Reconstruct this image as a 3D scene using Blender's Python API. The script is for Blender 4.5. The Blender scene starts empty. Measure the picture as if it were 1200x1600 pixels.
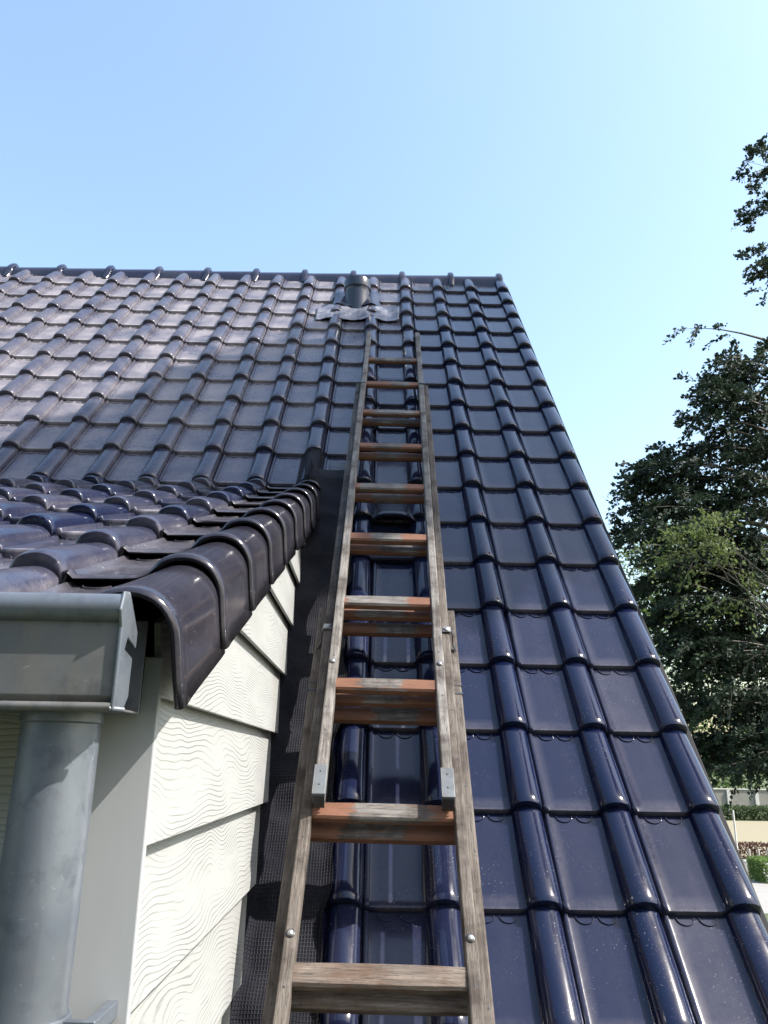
import bpy, math, random
import numpy as np
from mathutils import Matrix, Vector
random.seed(7); RNG = np.random.default_rng(7)
R_ = math.radians
sc = bpy.context.scene

# ------------------------------------------------------------------ camera
TH = 0.8814780544      # pitch of the main roof
cam_d = bpy.data.cameras.new("camera"); cam = bpy.data.objects.new("camera", cam_d)
sc.collection.objects.link(cam); sc.camera = cam
CR = (0.9998001, -0.0135910, 0.0146625); CF = (0.0085634, 0.9538344, 0.3002110); CU = (-0.0180658, -0.3000254, 0.9537601)
CP = (-0.4099621, -2.0845645, 0.3341583)
cam.matrix_world = Matrix(((CR[0], CU[0], -CF[0], CP[0]), (CR[1], CU[1], -CF[1], CP[1]), (CR[2], CU[2], -CF[2], CP[2]), (0, 0, 0, 1)))
cam_d.sensor_fit = 'VERTICAL'; cam_d.sensor_height = 32.0; cam_d.lens = 1249.8 / 1600 * 32
cam_d.clip_start = 0.02; cam_d.clip_end = 3000

# ------------------------------------------------------------------ world, sun, exposure
SUN = Vector((1.0, -0.28, 1.15)).normalized()
EL = math.asin(SUN.z); AZ = math.atan2(SUN.x, SUN.y)      # azimuth clockwise from +Y
w = bpy.data.worlds.new("World"); sc.world = w; w.use_nodes = True
nt = w.node_tree; nt.nodes.clear()
sky = nt.nodes.new('ShaderNodeTexSky'); sky.sky_type = 'NISHITA'; sky.sun_disc = False
sky.sun_elevation = EL; sky.sun_rotation = AZ; sky.air_density = 1.6; sky.dust_density = 2.4; sky.ozone_density = 2.6
bg = nt.nodes.new('ShaderNodeBackground'); bg.inputs['Strength'].default_value = 0.15
wo = nt.nodes.new('ShaderNodeOutputWorld')
nt.links.new(sky.outputs[0], bg.inputs[0]); nt.links.new(bg.outputs[0], wo.inputs[0])
sl = bpy.data.lights.new("sun", 'SUN'); sl.energy = 4.4; sl.angle = R_(0.53); sl.color = (1.0, 0.965, 0.91)
so = bpy.data.objects.new("sun", sl); sc.collection.objects.link(so)
so.rotation_euler = SUN.to_track_quat('Z', 'Y').to_euler(); so.location = (6, 0, 9)
sc.view_settings.view_transform = 'Standard'; sc.view_settings.look = 'None'
sc.view_settings.exposure = 1.2; sc.view_settings.gamma = 1.0; sc.view_settings.use_curve_mapping = False

# ------------------------------------------------------------------ helpers
GZ = -4.6
col = sc.collection
WM = {}
def tag(o, label=None, cat=None, group=None, kind=None):
    if label: o["label"] = label
    if cat: o["category"] = cat
    if group: o["group"] = group
    if kind: o["kind"] = kind
    return o
def place(o, parent=None, m=None):
    m = Matrix() if m is None else m
    col.objects.link(o); WM[o.name] = m.copy()
    if parent is not None:
        o.parent = parent; o.matrix_parent_inverse = Matrix()
        o.matrix_basis = WM[parent.name].inverted() @ m
    else:
        o.matrix_basis = m
    return o
def empty(name, loc, m=None):
    o = bpy.data.objects.new(name, None); o.empty_display_size = .3
    return place(o, None, m if m is not None else Matrix.Translation(loc))
class MB:
    def __init__(s): s.v = []; s.f = []; s.n = 0
    def add(s, vs, fs):
        vs = np.asarray(vs, float).reshape(-1, 3); s.v.append(vs); k = s.n
        s.f += [tuple(i + k for i in f) for f in fs]; s.n += len(vs); return s
    def box(s, a, b):
        x0, y0, z0 = a; x1, y1, z1 = b
        return s.add([(x0,y0,z0),(x1,y0,z0),(x1,y1,z0),(x0,y1,z0),(x0,y0,z1),(x1,y0,z1),(x1,y1,z1),(x0,y1,z1)],
                     [(0,3,2,1),(4,5,6,7),(0,1,5,4),(1,2,6,5),(2,3,7,6),(3,0,4,7)])
    def prism(s, poly, axis, a, b):          # poly: 2D points; extruded along axis from a to b
        n = len(poly); vs = []
        for c in (a, b):
            for p, q in poly:
                vs.append({0: (c, p, q), 1: (p, c, q), 2: (p, q, c)}[axis])
        fs = [tuple(range(n)), tuple(range(2*n-1, n-1, -1))]
        for i in range(n): j = (i+1) % n; fs.append((j, i, i+n, j+n))
        return s.add(vs, fs)
    def tube(s, pts, rad, seg=10, cap=True):
        pts = [Vector(p) for p in pts]; n = len(pts)
        if not hasattr(rad, '__len__'): rad = [rad]*n
        vs = []; up = Vector((0.13, 0.21, 0.97))
        for i, p in enumerate(pts):
            d = (pts[min(i+1, n-1)] - pts[max(i-1, 0)]).normalized()
            a = d.cross(up)
            if a.length < 1e-3: a = d.cross(Vector((1, 0, 0)))
            a.normalize(); b = d.cross(a)
            for k in range(seg):
                t = 2*math.pi*k/seg; vs.append(p + a*math.cos(t)*rad[i] + b*math.sin(t)*rad[i])
        fs = []
        for i in range(n-1):
            for k in range(seg):
                q = (k+1) % seg; fs.append((i*seg+k, i*seg+q, (i+1)*seg+q, (i+1)*seg+k))
        if cap: fs.append(tuple(range(seg-1, -1, -1))); fs.append(tuple((n-1)*seg+k for k in range(seg)))
        return s.add([tuple(v) for v in vs], fs)
    def lathe(s, prof, seg=32, c=(0, 0, 0)):   # prof: (r, z)
        vs = []
        for r, z in prof:
            for k in range(seg):
                t = 2*math.pi*k/seg; vs.append((c[0]+r*math.cos(t), c[1]+r*math.sin(t), c[2]+z))
        fs = []
        for i in range(len(prof)-1):
            for k in range(seg):
                q = (k+1) % seg; fs.append((i*seg+k, i*seg+q, (i+1)*seg+q, (i+1)*seg+k))
        return s.add(vs, fs)
    def grid(s, P):                           # P: (a, b, 3)
        P = np.asarray(P, float); a, b = P.shape[:2]
        fs = [(i*b+j, i*b+j+1, (i+1)*b+j+1, (i+1)*b+j) for i in range(a-1) for j in range(b-1)]
        return s.add(P.reshape(-1, 3), fs)
    def build(s, name, mat, parent=None, m=None, smooth=False, bevel=0, seg=2, sharp=None, attrs=None):
        me = bpy.data.meshes.new(name); V = np.concatenate(s.v)
        me.from_pydata(V.tolist(), [], s.f); me.update()
        if attrs:
            for k, a in attrs.items():
                at = me.attributes.new(k, 'FLOAT', 'POINT'); at.data.foreach_set('value', np.asarray(a, np.float32))
        me.materials.append(mat)
        if smooth: me.polygons.foreach_set('use_smooth', [True]*len(me.polygons))
        if sharp is not None: me.set_sharp_from_angle(angle=R_(sharp))
        o = bpy.data.objects.new(name, me); place(o, parent, m)
        if bevel:
            md = o.modifiers.new('bevel', 'BEVEL'); md.width = bevel; md.segments = seg; md.limit_method = 'ANGLE'; md.angle_limit = R_(35)
            md.harden_normals = False
        return o

# ------------------------------------------------------------------ materials
class NT:
    def __init__(s, name):
        s.m = bpy.data.materials.new(name); s.m.use_nodes = True; s.t = s.m.node_tree; s.t.nodes.clear()
        s.out = s.n('ShaderNodeOutputMaterial'); s.b = s.n('ShaderNodeBsdfPrincipled')
        s.t.links.new(s.b.outputs[0], s.out.inputs[0])
    def n(s, t, **k):
        o = s.t.nodes.new(t)
        for a, v in k.items(): setattr(o, a, v)
        return o
    def l(s, a, b): s.t.links.new(a, b)
    def set(s, node, inp, v):
        if hasattr(v, 'is_output'): s.l(v, node.inputs[inp])
        else: node.inputs[inp].default_value = v
    def co(s, scale=(1, 1, 1), kind='Object', offset=None):
        tc = s.n('ShaderNodeTexCoord'); mp = s.n('ShaderNodeMapping'); mp.inputs['Scale'].default_value = scale
        s.l(tc.outputs[kind], mp.inputs[0])
        if offset is not None: s.l(offset, mp.inputs['Location'])
        return mp.outputs[0]
    def noise(s, co, scale, detail=4, rough=.55, dist=0.0, out='Fac'):
        n = s.n('ShaderNodeTexNoise'); s.l(co, n.inputs['Vector']); n.inputs['Scale'].default_value = scale
        n.inputs['Detail'].default_value = detail; n.inputs['Roughness'].default_value = rough; n.inputs['Distortion'].default_value = dist
        return n.outputs[out]
    def ramp(s, f, stops, interp='LINEAR'):
        r = s.n('ShaderNodeValToRGB'); r.color_ramp.interpolation = interp
        e = r.color_ramp.elements
        while len(e) < len(stops): e.new(.5)
        for i, (p, c) in enumerate(stops):
            e[i].position = p; e[i].color = (c, c, c, 1) if not hasattr(c, '__len__') else (*c, 1)
        s.l(f, r.inputs[0]); return r.outputs[0]
    def math(s, op, a, b=0.0, c=None, clamp=False):
        m = s.n('ShaderNodeMath', operation=op, use_clamp=clamp); s.set(m, 0, a); s.set(m, 1, b)
        if c is not None: s.set(m, 2, c)
        return m.outputs[0]
    def mix(s, f, a, b, blend='MIX'):
        m = s.n('ShaderNodeMix', data_type='RGBA', blend_type=blend); s.set(m, 0, f)
        for i, v in ((6, a), (7, b)):
            if hasattr(v, 'is_output'): s.l(v, m.inputs[i])
            else: m.inputs[i].default_value = (*v, 1)
        return m.outputs[2]
    def bump(s, h, strength=.3, dist=.01, normal=None):
        b = s.n('ShaderNodeBump'); b.inputs['Strength'].default_value = strength; b.inputs['Distance'].default_value = dist
        s.l(h, b.inputs['Height'])
        if normal is not None: s.l(normal, b.inputs['Normal'])
        return b.outputs[0]
    def attr(s, name): return s.n('ShaderNodeAttribute', attribute_name=name).outputs['Fac']
    def rnd(s): return s.n('ShaderNodeObjectInfo').outputs['Random']
    def fin(s, color=None, rough=None, normal=None, metal=None, spec=None, coat=None):
        for k, v in (('Base Color', color), ('Roughness', rough), ('Normal', normal), ('Metallic', metal), ('Specular IOR Level', spec), ('Coat Weight', coat)):
            if v is None: continue
            if hasattr(v, 'is_output'): s.l(v, s.b.inputs[k])
            elif k == 'Base Color': s.b.inputs[k].default_value = (*v, 1)
            else: s.b.inputs[k].default_value = v
        return s.m

def mat_tile(name, dust_sun_gain=1.0, base=(.003, .0055, .021)):
    t = NT(name); c = t.co()
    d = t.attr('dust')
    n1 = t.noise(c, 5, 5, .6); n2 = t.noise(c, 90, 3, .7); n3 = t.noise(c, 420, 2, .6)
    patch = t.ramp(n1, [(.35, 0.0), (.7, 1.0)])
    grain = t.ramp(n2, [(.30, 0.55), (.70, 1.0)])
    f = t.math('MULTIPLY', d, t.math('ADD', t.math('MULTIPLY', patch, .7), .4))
    f = t.math('MULTIPLY', f, grain); f = t.math('MULTIPLY', f, dust_sun_gain, clamp=True)
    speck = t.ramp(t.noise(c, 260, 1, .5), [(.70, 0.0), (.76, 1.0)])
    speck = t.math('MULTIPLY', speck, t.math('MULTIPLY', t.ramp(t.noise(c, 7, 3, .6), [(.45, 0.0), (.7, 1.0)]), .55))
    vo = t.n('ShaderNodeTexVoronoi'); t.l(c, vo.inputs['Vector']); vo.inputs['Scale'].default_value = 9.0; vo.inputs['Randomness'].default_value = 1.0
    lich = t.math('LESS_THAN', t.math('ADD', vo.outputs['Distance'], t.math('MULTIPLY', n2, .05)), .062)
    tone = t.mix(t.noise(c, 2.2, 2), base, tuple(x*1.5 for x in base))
    colr = t.mix(f, tone, (.30, .27, .28))  # pale coat: surface dirt, and on the main roof painted sunlight too
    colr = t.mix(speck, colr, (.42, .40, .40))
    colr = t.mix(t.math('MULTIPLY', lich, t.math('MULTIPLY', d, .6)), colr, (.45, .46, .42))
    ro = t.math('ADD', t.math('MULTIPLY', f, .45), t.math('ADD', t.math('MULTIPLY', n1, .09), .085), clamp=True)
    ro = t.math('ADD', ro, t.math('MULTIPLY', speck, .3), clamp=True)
    nb = t.bump(t.noise(c, 9, 2), .16, .01)
    nb = t.bump(n3, .05, .0010, nb)
    t.fin(colr, ro, nb, spec=t.math('SUBTRACT', .42, t.math('MULTIPLY', f, .36)))
    t.b.inputs['Coat Weight'].default_value = .03; t.b.inputs['Coat Roughness'].default_value = .12
    return t.m
M_TILE = mat_tile('glazed_tile')
M_VERGE = mat_tile('charcoal_glazed_tile', 1.0, (.006, .006, .012))

def mat_wood(name, ca, cb, dark, paint=None, cross=False):
    t = NT(name); r = t.rnd()
    off = t.n('ShaderNodeCombineXYZ'); t.set(off, 0, t.math('MULTIPLY', r, 13.0)); t.set(off, 1, t.math('MULTIPLY', r, 31.0)); t.set(off, 2, t.math('MULTIPLY', r, 7.0))
    sc_ = (60, 3.2, 60) if not (paint or cross) else (3.5, 60, 60)
    cg = t.co(sc_, offset=off.outputs[0]); cw = t.co((1, 1, 1), offset=off.outputs[0])
    g = t.noise(cg, 2.2, 6, .65, .6); g2 = t.noise(cg, 7, 3, .6)
    patch = t.noise(cw, 9, 5, .65)
    colr = t.mix(t.ramp(g, [(.3, 0.0), (.7, 1.0)]), ca, cb)
    colr = t.mix(t.ramp(patch, [(.46, 0.0), (.64, .9)]), colr, dark)
    crack = t.ramp(g2, [(.30, 1.0), (.40, 0.0)])
    colr = t.mix(t.math('MULTIPLY', crack, .8), colr, (.03, .025, .022))
    cra = t.ramp(t.noise(cg, 1.1, 4, .7, 1.0), [(.47, 0.0), (.495, 1.0), (.505, 1.0), (.53, 0.0)])
    colr = t.mix(t.math('MULTIPLY', cra, .5), colr, (.05, .04, .035))
    pitc = t.ramp(t.noise(cw, 150, 2, .6), [(.66, 0.0), (.72, 1.0)])
    colr = t.mix(t.math('MULTIPLY', pitc, t.ramp(t.noise(cw, 6, 2), [(.5, 0.0), (.62, .8)])), colr, (.035, .028, .024))
    rough = .72
    if paint:
        tc = t.n('ShaderNodeTexCoord'); sx = t.n('ShaderNodeSeparateXYZ'); t.l(tc.outputs['Object'], sx.inputs[0])
        ax = t.math('ABSOLUTE', t.math('ADD', sx.outputs[0], t.math('MULTIPLY', t.math('SUBTRACT', t.math('FRACT', t.math('MULTIPLY', r, 3.7)), .5), .10)))
        edge = t.math('ADD', ax, t.math('MULTIPLY', t.math('SUBTRACT', t.noise(cg, 1.5, 4, .7, 1.0), .5), .14))
        pm = t.math('GREATER_THAN', edge, t.math('ADD', .045, t.math('MULTIPLY', t.math('FRACT', t.math('MULTIPLY', r, 7.3)), .085)))
        # worn streaks of paint left in the middle, bottom face keeps its paint
        gm = t.n('ShaderNodeNewGeometry'); vt = t.n('ShaderNodeVectorTransform', vector_type='NORMAL', convert_from='WORLD', convert_to='OBJECT')
        t.l(gm.outputs['Normal'], vt.inputs[0]); sn = t.n('ShaderNodeSeparateXYZ'); t.l(vt.outputs[0], sn.inputs[0])
        low = t.ramp(sn.outputs[2], [(.35, 1.0), (.6, 0.0)])
        wear = t.ramp(t.noise(cg, .8, 5, .7, 1.5), [(.42, 0.0), (.47, 1.0)])
        pm = t.math('MAXIMUM', pm, t.math('MULTIPLY', low, wear))
        streak = t.ramp(t.noise(cg, .9, 4, .6, 2.0), [(.60, 0.0), (.63, 1.0)])
        pm = t.math('MAXIMUM', pm, streak)
        pm = t.math('MULTIPLY', pm, t.math('SUBTRACT', 1.0, t.math('MULTIPLY', crack, .6)))
        pcol = t.mix(t.noise(cw, 20, 4), paint, tuple(x*.55 for x in paint))
        colr = t.mix(pm, colr, pcol)
    h = t.math('SUBTRACT', t.math('ADD', g, t.math('MULTIPLY', g2, .6)), t.math('MULTIPLY', crack, .8))
    t.fin(colr, rough, t.bump(h, .55, .003), spec=.3)
    return t.m
M_STILE = mat_wood('weathered_wood', (.08, .068, .06), (.25, .232, .21), (.042, .03, .023))
M_STILE2 = mat_wood('brown_weathered_wood', (.062, .048, .038), (.17, .147, .125), (.034, .024, .018))
M_RUNG = mat_wood('painted_wood', (.07, .062, .055), (.24, .22, .20), (.05, .036, .028), paint=(.20, .090, .052))
M_RUNG2 = mat_wood('brown_wood', (.07, .052, .04), (.22, .18, .15), (.10, .06, .04), cross=True)

def mat_zinc(name, a, b, stain, metal=.35, ro=.42):
    t = NT(name); c = t.co()
    n = t.noise(c, 5.5, 5, .6, .4); n2 = t.noise(c, 22, 4, .65); n3 = t.noise(t.co((1, 1, .18)), 26, 4, .6)
    k = t.mix(t.ramp(n, [(.35, 0.0), (.65, 1.0)]), a, b)
    k = t.mix(t.math('MULTIPLY', t.ramp(n3, [(.5, 0.0), (.75, 1.0)]), .45), k, stain)
    k = t.mix(t.math('MULTIPLY', t.ramp(n2, [(.52, 0.0), (.66, 1.0)]), .55), k, tuple(x*.55 for x in a))
    vo = t.n('ShaderNodeTexVoronoi'); t.l(t.co((1, 1, .45)), vo.inputs['Vector']); vo.inputs['Scale'].default_value = 24
    k = t.mix(t.math('MULTIPLY', vo.outputs['Color'], .22), k, tuple(min(1, x*1.5) for x in b))
    scr = t.ramp(t.noise(t.co((1, 1, 1)), 60, 2, .5, 2.5), [(.70, 0.0), (.74, 1.0)])
    k = t.mix(t.math('MULTIPLY', scr, .35), k, tuple(min(1, x*2.0) for x in b))
    t.fin(k, t.math('ADD', t.math('MULTIPLY', n2, .2), ro-.1), t.bump(n2, .12, .003), metal=metal)
    return t.m
M_ZINC = mat_zinc('weathered_zinc', (.085, .10, .125), (.14, .155, .175), (.115, .11, .095))
M_ZINC_F = mat_zinc('stained_zinc', (.085, .09, .095), (.145, .14, .13), (.16, .135, .095), .2, .5)
M_LEAD = mat_zinc('lead_sheet', (.12, .125, .15), (.20, .20, .235), (.12, .12, .13), .25, .48)
M_METAL = mat_zinc('steel', (.28, .28, .28), (.40, .40, .39), (.2, .16, .12), .7, .48)
M_DARKMETAL = mat_zinc('dark_steel', (.05, .05, .055), (.09, .09, .095), (.12, .07, .04), .6, .4)
M_GREYMETAL = mat_zinc('galvanised_cap', (.09, .095, .10), (.14, .15, .155), (.10, .08, .06), .25, .5)

t = NT('black_plastic'); n = t.noise(t.co(), 9, 4)
M_PVC = t.fin(t.mix(n, (.006, .007, .016), (.014, .016, .030)), t.math('ADD', t.math('MULTIPLY', n, .25), .12), t.bump(n, .1, .003), spec=.6)

# white cedar-grain boards
t = NT('cream_board'); r = t.rnd()
off = t.n('ShaderNodeCombineXYZ'); t.set(off, 1, t.math('MULTIPLY', r, 37.0)); t.set(off, 2, t.math('MULTIPLY', r, 11.0))
cb = t.co((1, 2.4, 4.2), offset=off.outputs[0])
field = t.noise(cb, 1.25, 1.5, .45, .2)
fine = t.noise(t.co((1, 5, 40)), 3, 3)
szz = t.n('ShaderNodeSeparateXYZ'); t.l(cb, szz.inputs[0])
wv = t.math('FRACT', t.math('ADD', t.math('ADD', t.math('MULTIPLY', field, 17.0), t.math('MULTIPLY', szz.outputs[2], 27.0)), t.math('MULTIPLY', fine, .45)))
ln = t.ramp(wv, [(.0, 0.0), (.06, .0), (.22, 1.0), (.80, .75), (1.0, 0.0)])
msk = t.ramp(t.noise(t.co((1, 2.2, 9), offset=off.outputs[0]), 1.6, 3, .6), [(.38, .05), (.60, 1.0)])
cc = t.mix(t.math('MULTIPLY', t.math('SUBTRACT', 1.0, ln), t.math('MULTIPLY', msk, .36)), (.32, .322, .308), (.06, .058, .052))
cc = t.mix(t.math('MULTIPLY', t.ramp(t.noise(t.co(), 7, 4), [(.5, 0.0), (.8, 1.0)]), .25), cc, (.30, .295, .27))
M_BOARD = t.fin(cc, .5, t.bump(t.math('MULTIPLY', ln, msk), .5, .0015), spec=.35)
t = NT('cream_trim'); n = t.noise(t.co((3, 3, .6)), 9, 4)
M_TRIM = t.fin(t.mix(n, (.32, .325, .325), (.37, .375, .375)), .45, t.bump(n, .08, .002))
t = NT('dark_underside'); M_VOID = t.fin(t.mix(t.noise(t.co(), 6), (.004, .004, .006), (.010, .010, .012)), .85, spec=.1)
t = NT('black_barge'); M_BARGE = t.fin(t.mix(t.noise(t.co(), 6), (.008, .008, .012), (.016, .015, .018)), .7, spec=.2)

# mesh-reinforced flashing
t = NT('mesh_flashing'); c = t.co()
wx = t.n('ShaderNodeTexWave', wave_type='BANDS', bands_direction='X'); wy = t.n('ShaderNodeTexWave', wave_type='BANDS', bands_direction='Y')
for q in (wx, wy):
    t.l(c, q.inputs['Vector']); q.inputs['Distortion'].default_value = .8; q.inputs['Detail'].default_value = 1.5; q.inputs['Detail Scale'].default_value = 2.0
wx.inputs['Scale'].default_value = 46; wy.inputs['Scale'].default_value = 36
hh = t.math('MAXIMUM', t.math('POWER', wx.outputs['Fac'], 4.0), t.math('POWER', wy.outputs['Fac'], 4.0))
nn = t.noise(c, 8, 4)
M_NET = t.fin(t.mix(t.math('MULTIPLY', hh, t.ramp(nn, [(.42, .1), (.6, 1.0)])), (.004, .004, .008), (.026, .026, .030)),  # mesh painted paler in random patches, as if sun caught it there
              t.math('ADD', t.math('MULTIPLY', nn, .3), .5), t.bump(t.math('ADD', hh, t.math('MULTIPLY', nn, 1.5)), .6, .004), spec=.15)
t = NT('grey_green_flashing'); n = t.noise(t.co(), 12, 5)
M_PATCH = t.fin(t.mix(n, (.035, .045, .055), (.075, .085, .088)), .55, t.bump(n, .4, .006))

t = NT('brick'); c = t.co((1, 1, 1)); br = t.n('ShaderNodeTexBrick')
tc = t.n('ShaderNodeTexCoord'); sx = t.n('ShaderNodeSeparateXYZ'); t.l(tc.outputs['Object'], sx.inputs[0])
cx = t.n('ShaderNodeCombineXYZ'); t.set(cx, 0, t.math('ADD', sx.outputs[0], sx.outputs[1])); t.set(cx, 1, sx.outputs[2])
t.l(cx.outputs[0], br.inputs['Vector']); br.inputs['Scale'].default_value = 1.0
br.inputs['Brick Width'].default_value = .22; br.inputs['Row Height'].default_value = .0625; br.inputs['Mortar Size'].default_value = .006
br.inputs['Color1'].default_value = (.22, .10, .065, 1); br.inputs['Color2'].default_value = (.30, .15, .09, 1); br.inputs['Mortar'].default_value = (.35, .33, .3, 1)
M_BRICK = t.fin(br.outputs['Color'], .85, t.bump(br.outputs['Fac'], .4, -.01))

def mat_leaf(name, a, b, tr=.35, back=None):
    t = NT(name); v = t.attr('tint'); k = t.mix(v, a, b)
    t.fin(k, .6, spec=.2)
    tl = t.n('ShaderNodeBsdfTranslucent'); t.l(t.mix(.5, k, tuple(min(1, x*1.8) for x in b)), tl.inputs[0])
    mx = t.n('ShaderNodeMixShader'); mx.inputs[0].default_value = tr
    t.l(t.b.outputs[0], mx.inputs[1]); t.l(tl.outputs[0], mx.inputs[2]); t.l(mx.outputs[0], t.out.inputs[0])
    return t.m
M_BEECH = mat_leaf('dark_beech_leaf', (.013, .023, .018), (.036, .056, .032), .16)
M_GREEN = mat_leaf('green_leaf', (.06, .10, .03), (.13, .18, .055), .35)
M_OLIVE = mat_leaf('olive_leaf', (.05, .08, .03), (.12, .15, .05), .3)
M_BRIGHT = mat_leaf('bright_leaf', (.08, .14, .035), (.16, .23, .07), .35)
M_RED = mat_leaf('copper_leaf', (.05, .025, .02), (.11, .05, .035), .2)
M_DARKG = mat_leaf('dull_green_leaf', (.035, .055, .025), (.075, .105, .04), .2)
t = NT('bark'); n = t.noise(t.co((6, 6, 1.5)), 4, 6, .7)
M_BARK = t.fin(t.mix(n, (.05, .042, .035), (.16, .14, .115)), .85, t.bump(n, .6, .03))

# ------------------------------------------------------------------ frames
ct, st = math.cos(TH), math.sin(TH)
def frame(o, xa, ya, za):
    return Matrix(((xa[0], ya[0], za[0], o[0]), (xa[1], ya[1], za[1], o[1]), (xa[2], ya[2], za[2], o[2]), (0, 0, 0, 1)))
MR = frame((0, 0, 0), (1, 0, 0), (0, ct, st), (0, -st, ct))           # main roof plane: x along ridge, y up slope, z out
PH = R_(22.7); cp, sp = math.cos(PH), math.sin(PH)
MD = frame((0, -1.135, .478), (1, 0, 0), (0, cp, sp), (0, -sp, cp))   # dormer roof plane
W = .235; G = .274

# ------------------------------------------------------------------ tiles
SV = np.array([.010, .0, .0, .003, .010, .022, .045, .09, .15, .21, .274, .318])
DROP = np.array([-.020, -.016, -.006, -.001, .0, 0, 0, 0, 0, 0, 0, 0])
RS = np.array([.30, .62, .80, .91, .965, .99, 1, .985, .94, .88, .80, .76])   # roll height/width factor along the tile
FLATX = [-.194, -.1935, -.190, -.188, -.184, -.178, -.175, -.170, -.15, -.12, -.09, -.062, -.052]
FLATH = [-.012, -.006, -.004, .006, .009, .008, .001, .000, 0, 0, 0, 0, .001]
ROLLA = np.linspace(math.pi*.97, 0.0, 13)
class TileField:
    def __init__(s): s.mb = MB(); s.d = []
    def tile(s, u, s0, dust, edge=1.6, verge=False, lugs=True, clip=None, tz=0.0, ty=0.0, roll_only=False):
        rows = []; dd = []
        jx, jr = RNG.normal(0, .0012), RNG.normal(0, .004)
        for i in range(len(SV)):
            base = .017*(1 - min(SV[i], .274)/.274) + DROP[i]
            a = .043*(.70 + .30*RS[i]); hgt = .040*RS[i]
            pr = []; pd = []
            if not roll_only:
                for x, h in zip(FLATX, FLATH): pr.append((x, base + h)); pd.append(1.0 if -.17 < x < -.05 else .55)
            for t_ in ROLLA:
                e = max(0.0, math.sin(t_)) ** .85
                pr.append((math.cos(t_)*a, base + hgt*e)); pd.append(.35 if e > .35 else .7)
            pr.append((.0435, base - .008)); pd.append(.6)
            if verge:
                pr += [(.0445, base - .012), (.045, base - .018), (.0455, base - .03), (.046, base - .07), (.040, base - .072)]; pd += [.5]*5
            rows.append([(u + x + jx + SV[i]*jr, s0 + ty + SV[i], tz + h) for x, h in pr]); dd.append([max(dust*q*((edge if q == 1 else 1.3) if i < 5 else 1.0), (.30 if i < 4 else .16) if (q == 1 and i < 6) else (.10 if q == .55 else 0)) for q in pd])
        P = np.array(rows)
        if clip: P = clip(P)
        s.mb.grid(P); s.d += list(np.array(dd).ravel())
        if lugs and not roll_only:
            for cx in (-.137, -.083):
                ring = []
                for k in range(9):
                    t_ = math.pi*(1 + k/8); c, q = math.cos(t_), math.sin(t_)
                    ring.append([(u + cx + (.021 + r)*c + jx, s0 + ty + .268 + (.018 + r)*q, tz + h) for r, h in ((-.0022, -.001), (-.0008, .0045), (.0008, .0045), (.0022, -.001))])
                s.mb.grid(np.array(ring)); s.d += [dust*1.2]*36

house = empty('house', (-2.8, 3.2, GZ))
tag(house, 'house with steep glossy dark blue tiled roof and a cream clad dormer on the left', 'house')

tf = TileField()
for k in range(-12, 18):
    for c in range(-24, 3):
        u = c*W
        if -3.75 < u < -.6 and -6 <= k <= 6: continue
        s0 = k*G
        if (k == 5 and c == -1): continue                     # place of the vent tile
        dust = min(1.0, max(0.0, .0 + 1.0*min(1, max(.1, (s0 - 1.3)/1.3)) * min(1, max(.03, (-.15 - u + .45*max(0, s0 - 3.0))/1.1)) + abs(RNG.normal(0, .045))))  # surface dirt plus painted sunlight: pale at upper left, thin in the tree shade
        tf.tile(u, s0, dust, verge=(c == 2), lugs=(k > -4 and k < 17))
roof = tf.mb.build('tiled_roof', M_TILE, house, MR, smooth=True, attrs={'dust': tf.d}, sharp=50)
tag(roof)

# roof deck (under-roof) and walls
ry, rz = 4.99*ct, 4.99*st
mb = MB()
mb.prism([(-3.25*ct, -3.25*st - .07), (ry, rz - .07), (ry, rz - .17), (-3.25*ct, -3.25*st - .17)], 0, -5.9, .46)
mb.prism([(ry, rz - .03), (2*ry + 3.25*ct, -3.25*st - .03), (2*ry + 3.25*ct, -3.25*st - .15), (ry, rz - .15)], 0, -5.9, .50)
mb.build('roof_deck', M_VOID, house)
mb = MB(); mb.box((.500, -3.3, -.16), (.548, 4.96, -.035)); mb.build('barge_board', M_BARGE, house, MR, bevel=.003)
mb = MB(); ew = -1.85
mb.prism([(ew, GZ - .3), (2*ry - ew, GZ - .3), (2*ry - ew, (ew)*st/ct - .25), (ry, rz - .25), (ew, ew*st/ct - .25)], 0, -5.6, .36)
mb.build('wall', M_BRICK, house)
mb = MB()
mb.prism([(-2.13, -2.60), (-2.03, -2.62), (-2.03, -2.52), (-2.04, -2.52), (-2.04, -2.61), (-2.12, -2.59), (-2.12, -2.50), (-2.13, -2.50)], 0, -5.9, .46)
mb.build('eaves_gutter', M_ZINC, house)

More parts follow.
